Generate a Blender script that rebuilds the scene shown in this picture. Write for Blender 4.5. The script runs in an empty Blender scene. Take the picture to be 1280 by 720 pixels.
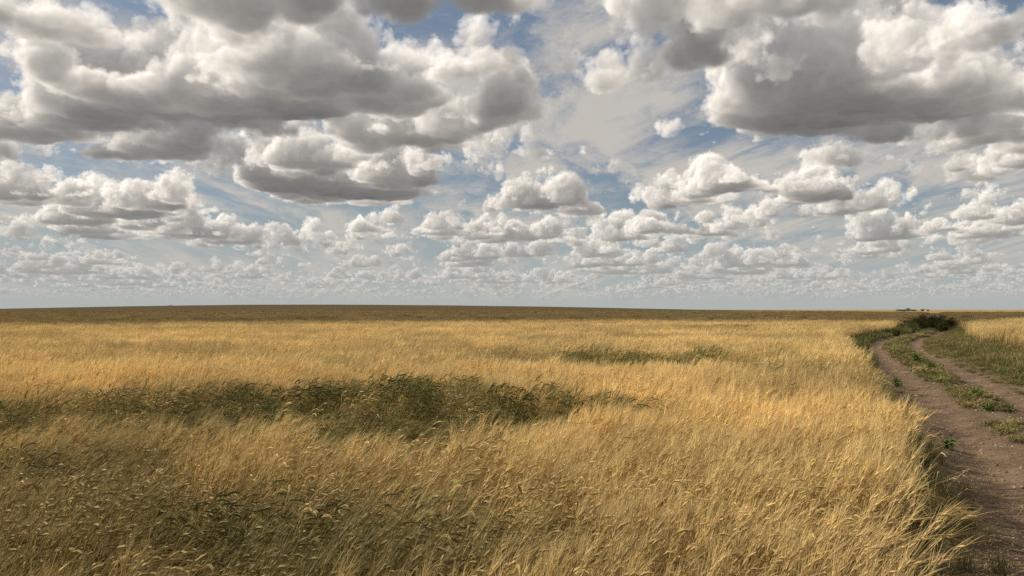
import bpy, bmesh, math, random
import numpy as np
from mathutils import Vector, Matrix, noise as mnoise

C = bpy.context.scene.collection
rng = np.random.default_rng(7)
random.seed(7)
R = math.radians

# ---------------------------------------------------------------- camera
EYE = 2.1
cd = bpy.data.cameras.new('camera'); cam = bpy.data.objects.new('camera', cd); C.objects.link(cam)
cd.sensor_width = 36; cd.lens = 28; cd.clip_start = 0.05; cd.clip_end = 60000
cam.location = (0, 0, EYE)
cam.rotation_euler = (R(90 + 1.55), 0, 0)
sc = bpy.context.scene
sc.camera = cam
sc.view_settings.view_transform = 'Standard'; sc.view_settings.look = 'None'
sc.view_settings.exposure = 0.12; sc.view_settings.gamma = 1
sc.cycles.max_bounces = 6; sc.cycles.diffuse_bounces = 3; sc.cycles.transmission_bounces = 4
sc.cycles.use_denoising = False

# ---------------------------------------------------------------- sun
SUN_EL, SUN_AZ = R(36), R(-76)            # to the left and a little ahead
sun_dir = Vector((math.sin(SUN_AZ) * math.cos(SUN_EL), math.cos(SUN_AZ) * math.cos(SUN_EL), math.sin(SUN_EL)))
sd = bpy.data.lights.new('sun', 'SUN'); so = bpy.data.objects.new('sun', sd); C.objects.link(so)
sd.energy = 5.0; sd.angle = R(0.5); sd.color = (1.0, 0.905, 0.755)
so.rotation_euler = sun_dir.to_track_quat('Z', 'Y').to_euler()

# ---------------------------------------------------------------- world: sky with a field of cumulus
class NT:
    """small helper to write node graphs as expressions"""
    def __init__(s, nt): s.nt = nt; s.L = nt.links
    def new(s, t, **kw):
        n = s.nt.nodes.new(t)
        for k, v in kw.items(): setattr(n, k, v)
        return n
    def put(s, sock, v):
        if v is None: return
        if isinstance(v, bpy.types.NodeSocket): s.L.new(v, sock)
        else: sock.default_value = v
    def m(s, op, a, b=None, c=None, clamp=False):
        n = s.new('ShaderNodeMath', operation=op); n.use_clamp = clamp
        for i, v in enumerate((a, b, c)): s.put(n.inputs[i], v)
        return n.outputs[0]
    def v(s, op, a, b=None, c=None, scale=None):
        n = s.new('ShaderNodeVectorMath', operation=op)
        for i, x in enumerate((a, b, c)):
            if x is not None: s.put(n.inputs[i], x)
        if scale is not None: s.put(n.inputs['Scale'], scale)
        return n.outputs['Value'] if op in ('LENGTH', 'DOT_PRODUCT', 'DISTANCE') else n.outputs[0]
    def xyz(s, x, y, z):
        n = s.new('ShaderNodeCombineXYZ')
        for i, q in enumerate((x, y, z)): s.put(n.inputs[i], q)
        return n.outputs[0]
    def sep(s, a):
        n = s.new('ShaderNodeSeparateXYZ'); s.put(n.inputs[0], a); return n.outputs
    def noise(s, vec, scale, detail=4, rough=.5, lac=2.0, dist=0.0, dim='3D', w=None):
        n = s.new('ShaderNodeTexNoise', noise_dimensions=dim)
        s.put(n.inputs['Vector'], vec); s.put(n.inputs['Scale'], scale)
        n.inputs['Detail'].default_value = detail; n.inputs['Roughness'].default_value = rough
        n.inputs['Lacunarity'].default_value = lac; n.inputs['Distortion'].default_value = dist
        return n.outputs[0]
    def noise_c(s, vec, scale, detail, rough):
        n = s.new('ShaderNodeTexNoise', noise_dimensions='3D')
        s.put(n.inputs['Vector'], vec); s.put(n.inputs['Scale'], scale)
        n.inputs['Detail'].default_value = detail; n.inputs['Roughness'].default_value = rough
        return n.outputs[1]
    def smooth(s, x, a, b, lo=0.0, hi=1.0):
        n = s.new('ShaderNodeMapRange', interpolation_type='SMOOTHSTEP')
        for i, q in enumerate((x, a, b, lo, hi)): s.put(n.inputs[i], q)
        return n.outputs[0]
    def mix(s, f, a, b):
        n = s.new('ShaderNodeMix', data_type='RGBA'); s.put(n.inputs[0], f)
        s.put(n.inputs[6], a); s.put(n.inputs[7], b); return n.outputs[2]
    def ramp(s, f, stops):
        n = s.new('ShaderNodeValToRGB'); s.put(n.inputs[0], f); e = n.color_ramp.elements
        while len(e) < len(stops): e.new(.5)
        for q, (p, c) in zip(e, stops): q.position = p; q.color = (*c, 1)
        return n.outputs[0]

F = 28 / 36 * 1280
HZ = 388.0
world = bpy.data.worlds.new('World'); sc.world = world; world.use_nodes = True
world.node_tree.nodes.clear()
W = NT(world.node_tree)
# ---- begin clouds
def wrap_noise(n, cells, seed):
    """tiling value noise with smooth interpolation, any dimension"""
    r = np.random.default_rng(seed); dim = len(n)
    g = r.random([cells] * dim).astype(np.float32)
    for ax in range(dim):
        x = np.arange(n[ax]) * cells / n[ax]; i = x.astype(int); f = (x - i).astype(np.float32)
        f = f * f * f * (f * (f * 6 - 15) + 10)
        sh = [1] * g.ndim; sh[ax] = -1; f = f.reshape(sh)
        g = np.take(g, i % cells, ax) * (1 - f) + np.take(g, (i + 1) % cells, ax) * f
    return g
def wrap_fbm(n, cells, octs, seed, rough=.5):
    o = 0; a = 1; s = 0
    for k in range(octs):
        o = o + a * wrap_noise(n, cells * 2 ** k, seed + k); s += a; a *= rough
    return o / s
def wrap_puffs(n, cells, seed):
    """tiling 3D cell noise: 1 at the middle of a puff, 0 between puffs"""
    r = np.random.default_rng(seed); pt = r.random((cells, cells, cells, 3)).astype(np.float32)
    ax = (np.arange(n) * cells / n).astype(np.float32); ci = ax.astype(int)
    best = np.full((n, n, n), 9, np.float32)
    for a in (-1, 0, 1):
        for b in (-1, 0, 1):
            for c in (-1, 0, 1):
                I = (ci + a); J = (ci + b); K = (ci + c)
                q = pt[np.ix_(I % cells, J % cells, K % cells)]
                d = (q[..., 0] + (I - ax)[:, None, None]) ** 2 + (q[..., 1] + (J - ax)[None, :, None]) ** 2 + (q[..., 2] + (K - ax)[None, None, :]) ** 2
                np.minimum(best, d, out=best)
    return 1 - np.clip(np.sqrt(best), 0, 1)
def norm01(a): 
    lo, hi = np.percentile(a, 1), np.percentile(a, 99); return np.clip((a - lo) / (hi - lo), 0, 1).astype(np.float32)
def make_fields():
    S = norm01(.45 * norm01(wrap_fbm((96, 96, 96), 4, 4, 11)) + .55 * norm01(.6 * wrap_puffs(96, 6, 21) + .28 * wrap_puffs(96, 12, 22) + .12 * wrap_puffs(96, 24, 23)))
    D = norm01(.55 * wrap_puffs(64, 5, 31) + .3 * wrap_puffs(64, 10, 32) + .15 * wrap_puffs(64, 20, 33))
    G = norm01(wrap_fbm((512, 512), 16, 5, 41, .55))
    return S, D, G
def tri(V, x, y, z):
    n = V.shape[0]; V = V.ravel()
    x0 = np.floor(x).astype(np.int32); y0 = np.floor(y).astype(np.int32); z0 = np.floor(z).astype(np.int32)
    fx = x - x0; fy = y - y0; fz = z - z0
    x0 %= n; y0 %= n; z0 %= n
    x1 = (x0 + 1) % n; y1 = (y0 + 1) % n; z1 = (z0 + 1) % n
    a = x0 * n; b = x1 * n
    i00 = (a + y0) * n; i01 = (a + y1) * n; i10 = (b + y0) * n; i11 = (b + y1) * n
    c0 = (V[i00 + z0] * (1 - fy) + V[i01 + z0] * fy) * (1 - fx) + (V[i10 + z0] * (1 - fy) + V[i11 + z0] * fy) * fx
    c1 = (V[i00 + z1] * (1 - fy) + V[i01 + z1] * fy) * (1 - fx) + (V[i10 + z1] * (1 - fy) + V[i11 + z1] * fy) * fx
    return c0 * (1 - fz) + c1 * fz
def bil(V, x, y):
    n = V.shape[0]; V = V.ravel()
    x0 = np.floor(x).astype(np.int32); y0 = np.floor(y).astype(np.int32); fx = x - x0; fy = y - y0
    x0 %= n; y0 %= n; x1 = (x0 + 1) % n; y1 = (y0 + 1) % n
    return (V[x0 * n + y0] * (1 - fy) + V[x0 * n + y1] * fy) * (1 - fx) + (V[x1 * n + y0] * (1 - fy) + V[x1 * n + y1] * fy) * fx

BASE, TOP, SF = 1.0, 2.1, 25.0
def bank_table(banks, G):
    u = np.arange(640)[:, None] / 400 - .8; v = np.arange(640)[None, :] / 120 + .3
    w1 = bil(G, u * 160 + 31 + v * 0, v * 120 + 7 + u * 0) - .5; w2 = bil(G, u * 160 + 211 + v * 0, v * 120 + 97 + u * 0) - .5
    o = np.zeros((640, 640))
    for px, hw, yf, yn, st in banks:
        vf, vn = math.log(BASE * F / (HZ - yf)), math.log(BASE * F / (HZ - yn))
        q = ((u + w1 * .07 - (px - 640) / F) / (hw / F)) ** 2 + ((v + w2 * .16 - (vf + vn) / 2) / (abs(vf - vn) / 2)) ** 2
        o += st * np.exp(-.7 * q ** 1.5)
    return o.astype(np.float32)
def cloud_image(az0, az1, el0, el1, w, h, steps, fields, sun, banks):
    """march rays through the cloud layer (km); returns h x w x 3: sunlit, ambient, clear"""
    S, Dt, G = fields
    r = np.random.default_rng(5)
    az = np.radians(np.linspace(az0, az1, w, dtype=np.float32))[None, :] * np.ones((h, 1), np.float32)
    el = np.radians(np.linspace(el0, el1, h, dtype=np.float32))[:, None] * np.ones((1, w), np.float32)
    az = az.ravel(); el = el.ravel()
    dx = np.sin(az) * np.cos(el); dy = np.cos(az) * np.cos(el); dz = np.maximum(np.sin(el), .004)
    ta = dx / np.maximum(dy, .05); te = dz / np.maximum(dy, .05)
    ahead = np.clip((dy - .1) / .3, 0, 1)
    tau_ = (ta + .8) * 400
    tef = te
    def bank_at(i, z):
        Y = np.log(z / tef[i])
        return bil(banks, np.clip(tau_[i], 1, 638), np.clip((Y - .3) * 120, 1, 638)) * ahead[i]
    rx, ry = dx / dz, dy / dz
    jit = r.random(ta.shape).astype(np.float32)
    T = np.ones_like(ta); CS = np.zeros_like(ta); CA = np.zeros_like(ta)
    def shape(x, y, z, bi, cov):
        t = (z - BASE) / (TOP - BASE)
        s = cov + bi - .95 * np.power(np.maximum(t, 0), 1.15) 
        s = s - np.clip(.05 - t, 0, .05) * 12
        return s
    for k in range(steps):
        kk = (k + jit) / steps
        kk = kk ** 1.25
        z = BASE + (TOP - BASE) * kk
        act = np.nonzero(T > .02)[0]
        if not len(act): break
        dl = (TOP - BASE) / steps * 1.1 / dz[act]
        za = z[act]; x = rx[act] * za; y = ry[act] * za
        cov = bil(G, x * COV_F + 20, y * COV_F + 40) * COV_A - COV_0
        bi = bank_at(act, za)
        s = shape(x, y, za, bi, cov - .12 * np.clip(1 / dz[act] / 60 - .6, 0, 1) - .07 * np.clip(1 / dz[act] / 9 - 1, 0, 1))
        m = s > -.02
        if not m.any(): continue
        act = act[m]; x = x[m]; y = y[m]; za = za[m]; s = s[m]; dl = dl[m]; bi = bi[m]
        n = tri(S, x * SF, y * SF, za * SF * 1.1)
        d = s + (n - 1) * NW + NO
        m = d > 0.0
        if not m.any(): continue
        act = act[m]; x = x[m]; y = y[m]; za = za[m]; d = d[m]; dl = dl[m]; bi = bi[m]
        dist = za / dz[act]
        n2 = tri(Dt, x * 58, y * 58, za * 58) 
        fine = np.clip(16 / dist, .2, 1) 
        n3 = tri(Dt, x * 170 + 9, y * 170, za * 170)
        n4 = tri(Dt, x * 470, y * 470, za * 470)
        d = d - (1 - n2) * .17 * ERO - (1 - n3) * .14 * ERO * fine - (1 - n4) * .07 * fine * fine
        m = d > 0.0
        if not m.any(): continue
        act = act[m]; x = x[m]; y = y[m]; za = za[m]; d = d[m]; dl = dl[m]; bi = bi[m]; n2 = n2[m]; n3 = n3[m]; fine = fine[m]
        tau = np.clip(d + (tri(Dt, (x + sun[0] * .03) * 58, (y + sun[1] * .03) * 58, (za + sun[2] * .03) * 58) - n2) * .26 * ERO + (tri(Dt, (x + sun[0] * .015) * 170 + 9, (y + sun[1] * .015) * 170, (za + sun[2] * .015) * 170) - n3) * .22 * fine, 0, .4) * .08
        for q, wq in ((.07, .08), (.17, .16), (.42, .34)):
            X, Y, Z = x + sun[0] * q, y + sun[1] * q, za + sun[2] * q
            cv = bil(G, X * COV_F + 20, Y * COV_F + 40) * COV_A - COV_0
            sd = shape(X, Y, Z, bi, cv) + (tri(S, X * SF, Y * SF, Z * SF * 1.1) - 1) * NW + NO - .08 * ERO
            tau = tau + np.clip(sd, 0, .4) * wq
        tau = tau * 70
        a = 1 - np.exp(-np.minimum(d, .22) * 120 * dl)
        t = (za - BASE) / (TOP - BASE)
        lit = .62 * np.exp(-tau) + .38 * np.exp(-.24 * tau)
        amb = .62 + .7 * np.clip(t * 2.2, 0, 1) ** .7
        amb = amb * (1.08 - .33 * np.clip(d * 5, 0, 1))
        wgt = T[act] * a
        CS[act] += wgt * lit; CA[act] += wgt * amb
        T[act] -= wgt
    return np.stack([CS, CA, T], -1).reshape(h, w, 3)
# ---- end clouds

COV_F, COV_A, COV_0, ERO, NW, NO = 26.0, .62, .285, 1.15, .98, .31
# middle column, half width, far and near edge of the base, strength
BANKS = [
 (130,260,222,118,.54),(350,180,214,118,.50),(60,150,80,-20,.30),(260,110,70,35,.08),(430,80,60,10,.03),(540,70,95,30,.08),
 (430,110,264,220,.36),(570,70,212,185,.26),(90,115,300,262,.46),(215,45,285,264,.20),
 (1150,230,226,140,.52),(1000,110,200,150,.34),(1240,120,210,140,.26),(960,120,160,90,.40),(820,130,105,30,.38),(1000,150,80,10,.34),(1180,150,70,0,.30),(900,150,40,-20,.26),
 (775,95,280,252,.36),(870,60,257,230,.30),(900,110,232,185,-.22),(1080,120,245,225,-.2),(1010,95,284,250,.32),(715,85,328,302,.32),(290,95,322,298,.30),(430,55,318,300,.20),
 (490,55,338,320,.30),(1225,95,308,275,.40),(1100,50,308,290,.26),(900,60,305,285,.22),
 (780,45,347,332,.28),(605,24,333,322,.30),(640,45,362,348,.26),(930,90,352,326,.26),(1110,85,333,314,.26),(1210,80,352,335,.26),(870,50,366,350,.24),(1020,60,366,350,.24),
 (50,80,352,325,.28),(170,60,362,342,.26),(330,50,350,336,.24),(420,60,364,350,.24),(540,50,362,348,.22),
 (615,42,60,20,.40),(700,44,48,5,.42),(680,60,110,80,.40),(800,50,66,25,.34),(870,45,110,70,.30),(640,50,180,150,.34),(560,60,30,-20,.3),(590,34,122,96,.24),(655,44,146,116,.36),(520,40,60,25,.26),(745,40,140,110,.26),(820,60,180,160,.2),(690,60,240,225,.18)]
fields = make_fields()
sunv = tuple(sun_dir)
def sky_image(name, az0, az1, el1, w, h, steps):
    im = cloud_image(az0, az1, 0, el1, w, h, steps, fields, sunv, bank_table(BANKS, fields[2]))
    img = bpy.data.images.new(name, w, h, float_buffer=True, is_data=True)
    px = np.ones((h, w, 4), np.float32); px[..., :3] = im
    img.pixels.foreach_set(px.ravel()); img.update(); img.pack()
    return img
tc = W.new('ShaderNodeTexCoord').outputs['Generated']
dx, dy, dz = W.sep(tc)
azn = W.m('ARCTAN2', dx, dy); eln = W.m('ARCSINE', W.m('MAXIMUM', dz, 0.0))
def layer(img, az0, az1, el1):
    uu = W.m('DIVIDE', W.m('SUBTRACT', azn, R(az0)), R(az1 - az0)); vv = W.m('DIVIDE', eln, R(el1))
    n = W.new('ShaderNodeTexImage', interpolation='Linear', extension='EXTEND'); n.image = img
    W.put(n.inputs[0], W.xyz(uu, vv, 0.0)); return n.outputs[0]
near = layer(sky_image('clouds_ahead', -44, 44, 25, 1640, 460, 130), -44, 44, 25)
rest = layer(sky_image('clouds_around', -180, 180, 90, 900, 225, 50), -180, 180, 90)
inwin = W.m('MULTIPLY', W.m('LESS_THAN', W.m('ABSOLUTE', azn), R(43.8)), W.m('LESS_THAN', eln, R(24.9)))
cldata = W.mix(inwin, rest, near)
CS, CA, T = W.sep(cldata)
sky = W.new('ShaderNodeTexSky', sky_type='NISHITA', sun_disc=False, sun_elevation=SUN_EL, sun_rotation=SUN_AZ,
            air_density=1.0, dust_density=1.6, ozone_density=1.2)
skyc = W.mix(0.55, sky.outputs[0], (1.8, 2.3, 3.0, 1))
skyc = W.mix(W.smooth(dz, 0.0, 0.2, 0.85, 0.0), skyc, (3.3, 4.2, 4.5, 1))
# thin high veil behind the cumulus
el_ = W.m('MAXIMUM', dz, 0.02)
ray = W.v('DIVIDE', tc, W.xyz(el_, el_, el_))
el2 = W.m('ADD', W.m('MAXIMUM', dz, 0.0), 0.07)
fl = W.xyz(W.m('DIVIDE', azn, el2), W.m('MULTIPLY', W.m('LOGARITHM', el2, math.e), 2.0), 0.0)
q = W.v('MULTIPLY', W.v('SUBTRACT', tc, (0.05, 0.98, 0.195)), (4.2, 0, 12.0))
veil = W.noise(fl, 0.9, 7, .58, 2.1, 0.5)
veil = W.m('ADD', veil, W.m('MULTIPLY', W.m('EXPONENT', W.m('MULTIPLY', W.v('DOT_PRODUCT', q, q), -1.0)), 0.06))
fleece = W.noise(W.v('ADD', fl, W.xyz(veil, veil, 3.0)), 3.2, 8, .6, 2.1, 0.2)
veil = W.m('ADD', veil, W.m('MULTIPLY', W.m('SUBTRACT', fleece, 0.5), 0.95))
veil = W.m('MULTIPLY', W.smooth(veil, 0.35, 0.68), 0.92)
back = W.mix(veil, skyc, (6.0, 5.65, 5.1, 1))
col = W.v('SCALE', back, scale=T)
col = W.v('ADD', col, W.v('SCALE', (11.3, 10.2, 8.8), scale=CS))
col = W.v('ADD', col, W.v('SCALE', (3.15, 3.07, 2.97), scale=CA))
col = W.mix(W.smooth(dz, 0.0, 0.14, 0.74, 0.0), col, (4.8, 4.95, 4.7, 1))
col = W.mix(W.smooth(dz, 0.005, 0.02, 1.0, 0.0), col, (4.5, 4.8, 4.65, 1))
col = W.mix(W.smooth(dz, -0.02, 0.0), (0.9, 0.75, 0.5, 1), col)
bg = W.new('ShaderNodeBackground'); W.put(bg.inputs[0], col); bg.inputs[1].default_value = 0.088
wo = W.new('ShaderNodeOutputWorld'); W.L.new(bg.outputs[0], wo.inputs[0])
world.cycles.sampling_method = 'MANUAL'; world.cycles.sample_map_resolution = 512
# ---- end of sky

# ---------------------------------------------------------------- helpers
def tag(o, label=None, cat=None, group=None, kind=None):
    if label: o['label'] = label
    if cat: o['category'] = cat
    if group: o['group'] = group
    if kind: o['kind'] = kind
    return o
def empty(name, loc, label, cat, group=None, rz=0.0):
    o = bpy.data.objects.new(name, None); o.location = loc; o.rotation_euler = (0, 0, rz); o.empty_display_size = .2
    C.objects.link(o); return tag(o, label, cat, group)
def mesh_np(name, V, Fc, mat, parent=None, link=True, attrs=None, smooth=False):
    """V (n,3); Fc list of tuples or (m,k) array"""
    me = bpy.data.meshes.new(name)
    V = np.asarray(V, np.float32)
    if isinstance(Fc, np.ndarray):
        k = Fc.shape[1]
        me.vertices.add(len(V)); me.vertices.foreach_set('co', V.ravel())
        me.loops.add(Fc.size); me.loops.foreach_set('vertex_index', Fc.astype(np.int32).ravel())
        me.polygons.add(len(Fc)); me.polygons.foreach_set('loop_start', np.arange(0, Fc.size, k, dtype=np.int32))
        me.update(calc_edges=True)
    else:
        me.from_pydata(V.tolist(), [], Fc); me.update()
    for an, av in (attrs or {}).items():
        at = me.attributes.new(an, 'FLOAT', 'POINT'); at.data.foreach_set('value', np.asarray(av, np.float32))
    if smooth: me.polygons.foreach_set('use_smooth', np.ones(len(me.polygons), bool))
    if mat: me.materials.append(mat)
    o = bpy.data.objects.new(name, me)
    if link: C.objects.link(o)
    if parent: o.parent = parent
    return o
def grid_faces(nu, nv):
    i = np.arange(nu - 1)[:, None] * nv + np.arange(nv - 1)[None, :]
    return np.stack([i, i + nv, i + nv + 1, i + 1], -1).reshape(-1, 4)

# smooth 2D noise over the land, metres
_tab = {}
def land_noise(x, y, size, seed=0, octs=3):
    o = 0; a = 1; s = 0
    for k in range(octs):
        key = (seed, k)
        if key not in _tab: _tab[key] = np.random.default_rng(1000 + seed * 17 + k).random((256, 256)).astype(np.float32)
        f = 2 ** k / size
        X = np.asarray(x) * f + 77.3 * (k + 1) + seed * 3.1; Y = np.asarray(y) * f + 31.7 * (k + 1)
        x0 = np.floor(X).astype(int); y0 = np.floor(Y).astype(int); fx = X - x0; fy = Y - y0
        fx = fx * fx * (3 - 2 * fx); fy = fy * fy * (3 - 2 * fy)
        g = _tab[key]
        v = (g[x0 % 256, y0 % 256] * (1 - fx) + g[(x0 + 1) % 256, y0 % 256] * fx) * (1 - fy) + (g[x0 % 256, (y0 + 1) % 256] * (1 - fx) + g[(x0 + 1) % 256, (y0 + 1) % 256] * fx) * fy
        o = o + a * v; s += a; a *= .5
    return o / s
def sstep(x, a, b):
    t = np.clip((np.asarray(x, float) - a) / (b - a), 0, 1); return t * t * (3 - 2 * t)

# ---------------------------------------------------------------- the lane: its course and cross-section
LY = np.array([-30, 0, 6.7, 9.0, 13.7, 20.5, 33.7, 44.5, 56.5, 67.4, 110, 185, 370, 900, 4000.])
LX = np.array([-12.5, 2.2, 5.65, 6.65, 8.8, 11.45, 16.7, 21.2, 27.6, 34.9, 58, 97.5, 196, 470, 2050.])
def lane_x(y):
    y = np.asarray(y, float)
    return (np.interp(y - 2.2, LY, LX) + np.interp(y - .9, LY, LX) + np.interp(y + .9, LY, LX) + np.interp(y + 2.2, LY, LX)) / 4
def lane_d(x, y):
    """signed distance from the lane's middle, + to the right"""
    s = (lane_x(np.asarray(y) + .5) - lane_x(np.asarray(y) - .5))
    return (np.asarray(x) - lane_x(y)) / np.sqrt(1 + s * s)
def terrain(x, y):
    x = np.asarray(x, float); y = np.asarray(y, float)
    r = np.hypot(x, y)
    z = .12 * (land_noise(x, y, 14, 1) - .5) * sstep(r, 3, 20)
    z = z + .8 * (land_noise(x, y, 90, 2) - .5) * sstep(r, 30, 110)
    # ground swells on the far left, gently falls behind it to the right
    az = x / np.maximum(y, 1)
    swell = 8.5 * sstep(r, 250, 1100) * np.exp(-((az + .22) / .42) ** 2)
    z = z + swell - 1.2 * sstep(r, 500, 1200) * sstep(az, .1, .3)
    z = z + .35 * sstep(lane_d(x, y), 3.0, 9) * sstep(y, 8, 20) * (1 - sstep(y, 150, 300))
    return z
def lane_profile(d):
    rut = lambda c, w: np.exp(-((d - c) / w) ** 2)
    return -.10 * rut(-.95, .42) - .09 * rut(.95, .42) + .03 * rut(0, .45) - .03

# ---------------------------------------------------------------- materials
def material(name):
    m = bpy.data.materials.new(name); m.use_nodes = True; m.node_tree.nodes.clear(); return m, NT(m.node_tree)
def finish(g, bsdf, disp=None):
    o = g.new('ShaderNodeOutputMaterial'); g.L.new(bsdf, o.inputs[0])
def principled(g, col, rough=.8, spec=.3, normal=None):
    b = g.new('ShaderNodeBsdfPrincipled'); g.put(b.inputs['Base Color'], col); g.put(b.inputs['Roughness'], rough)
    b.inputs['Specular IOR Level'].default_value = spec
    if normal is not None: g.put(b.inputs['Normal'], normal)
    return b.outputs[0]
def bump(g, h, strength, dist):
    n = g.new('ShaderNodeBump'); g.put(n.inputs['Height'], h); n.inputs['Strength'].default_value = strength
    n.inputs['Distance'].default_value = dist; return n.outputs[0]
def attr(g, name, kind='GEOMETRY'):
    n = g.new('ShaderNodeAttribute', attribute_type=kind, attribute_name=name); return n.outputs['Fac']
def pos(g): return g.new('ShaderNodeNewGeometry').outputs['Position']

def leafy(name, dry, green, base, ear_dry, ear_green, trans=.35, gloss=.12):
    """plant material: 'part' 0 stalk foot .. 1 stalk top, 2 ear, 3 awn; 'green' per plant, 'tone' per plant"""
    m, g = material(name)
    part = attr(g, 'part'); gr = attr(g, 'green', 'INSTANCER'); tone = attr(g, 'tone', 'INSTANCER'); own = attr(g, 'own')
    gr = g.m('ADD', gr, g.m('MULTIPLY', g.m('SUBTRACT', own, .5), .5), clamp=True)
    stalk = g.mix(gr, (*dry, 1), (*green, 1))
    stalk = g.mix(g.m('SUBTRACT', 1.0, g.m('MULTIPLY', part, 1.2), clamp=True), stalk, (*base, 1))  # foot colour: old brown growth, in wheat also darkened as shade between stalks
    ear = g.mix(gr, (*ear_dry, 1), (*ear_green, 1))
    col = g.mix(g.m('GREATER_THAN', part, 1.5), stalk, ear)
    k = g.m('MULTIPLY', g.m('ADD', .72, g.m('MULTIPLY', tone, .56)), g.m('ADD', .60, g.m('MULTIPLY', own, .8)))
    col = g.v('SCALE', col, scale=k)
    d = g.new('ShaderNodeBsdfDiffuse'); g.put(d.inputs[0], col)
    t = g.new('ShaderNodeBsdfTranslucent'); g.put(t.inputs[0], col)
    mx = g.new('ShaderNodeMixShader'); mx.inputs[0].default_value = trans; g.L.new(d.outputs[0], mx.inputs[1]); g.L.new(t.outputs[0], mx.inputs[2])
    gl = g.new('ShaderNodeBsdfGlossy'); gl.inputs['Roughness'].default_value = .55; gl.inputs[0].default_value = (.9, .85, .7, 1)
    m2 = g.new('ShaderNodeMixShader'); m2.inputs[0].default_value = gloss * .5; g.L.new(mx.outputs[0], m2.inputs[1]); g.L.new(gl.outputs[0], m2.inputs[2])
    finish(g, m2.outputs[0]); return m
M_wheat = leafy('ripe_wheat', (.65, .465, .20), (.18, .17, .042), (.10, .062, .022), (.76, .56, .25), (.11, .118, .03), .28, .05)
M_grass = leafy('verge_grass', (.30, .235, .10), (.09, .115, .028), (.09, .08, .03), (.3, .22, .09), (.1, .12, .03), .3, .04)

m, g = material('field_soil')
P_ = pos(g); n = g.noise(P_, 3.0, 6, .6)
col = g.ramp(n, [(.3, (.075, .048, .028)), (.7, (.15, .10, .058))])
far = g.noise(g.v('MULTIPLY', P_, (.02, .06, 0)), 1.0, 6, .6)
fcol = g.ramp(far, [(.3, (.27, .175, .07)), (.7, (.40, .27, .11))])
rr = g.v('LENGTH', P_)
col = g.mix(g.smooth(rr, 60.0, 120.0), col, fcol)
finish(g, principled(g, col, .95, .1, bump(g, n, .6, .05))); M_soil = m

m, g = material('lane_dirt')
P_ = pos(g); n = g.noise(P_, 1.6, 8, .62); n2 = g.noise(g.v('MULTIPLY', P_, (9, 9, 9)), 1.0, 6, .7)
col = g.ramp(n, [(.3, (.105, .066, .041)), (.5, (.175, .116, .074)), (.72, (.29, .205, .137))])
rut = attr(g, 'rut')
col = g.mix(g.m('MULTIPLY', rut, .6), g.mix(.5, col, (.13, .095, .06, 1)), col)
h = g.m('ADD', g.m('MULTIPLY', n2, .6), n)
h = g.m('ADD', h, g.m('MULTIPLY', g.noise(g.v('MULTIPLY', P_, (28, 28, 28)), 1.0, 4, .6), .35))
col = g.v('SCALE', col, scale=g.m('ADD', .72, g.m('MULTIPLY', n2, .56)))
finish(g, principled(g, col, .93, .12, bump(g, h, 1.0, .09))); M_dirt = m

# ---------------------------------------------------------------- ground: one sheet to the horizon
rad = np.concatenate([[0.0], np.geomspace(.6, 60, 120), np.geomspace(62, 30000, 150)])
th = np.radians(np.concatenate([np.arange(-50, 50, .5), np.arange(50, 310, 4), [310]]))
RR, TT = np.meshgrid(rad, th, indexing='ij')
X = RR * np.sin(TT); Y = RR * np.cos(TT)
Z = terrain(X, Y)
D = lane_d(X, Y)
Z = Z - .22 * (sstep(D, -2.9, -2.1) * (1 - sstep(D, 3.0, 4.2))) * (1 - sstep(RR, 200, 260))
ground = mesh_np('ground', np.stack([X, Y, Z], -1).reshape(-1, 3), grid_faces(len(rad), len(th)), M_soil, smooth=True)
tag(ground, kind='structure')

# lane ribbon
ys = [-4.0]
while ys[-1] < 250: ys.append(ys[-1] + max(.045, abs(ys[-1]) * .012))
ys = np.array(ys); ds = np.concatenate([np.arange(-3.6, -2.4, .15), np.arange(-2.4, 2.4, .05), np.arange(2.4, 4.6, .2)])
def lane_point(y0, d):
    s = lane_x(y0 + .5) - lane_x(y0 - .5); L = np.sqrt(1 + s * s)
    return lane_x(y0) + d / L, y0 - d * s / L
YY, DD = np.meshgrid(ys, ds, indexing='ij')
LXg, LYg = lane_point(YY, DD)
clod = land_noise(LXg, LYg, .35, 5, 4) - .5
rough = .35 + .65 * np.clip(1 - np.exp(-((np.abs(DD) - .95) / .3) ** 2), 0, 1)
LZ = terrain(LXg, LYg) + lane_profile(DD) + clod * .12 * rough + (land_noise(LXg, LYg, 1.6, 6, 2) - .5) * .06
edge = np.maximum(1 - sstep(DD, -3.5, -2.7), sstep(DD, 3.6, 4.4))
LZ = LZ - edge * .10
rutw = np.exp(-((np.abs(DD) - .95) / .42) ** 4)
lane = mesh_np('dirt_lane', np.stack([LXg, LYg, LZ], -1).reshape(-1, 3), grid_faces(len(ys), len(ds)), M_dirt, attrs={'rut': rutw.ravel()}, smooth=True)
tag(lane, kind='structure')

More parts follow.
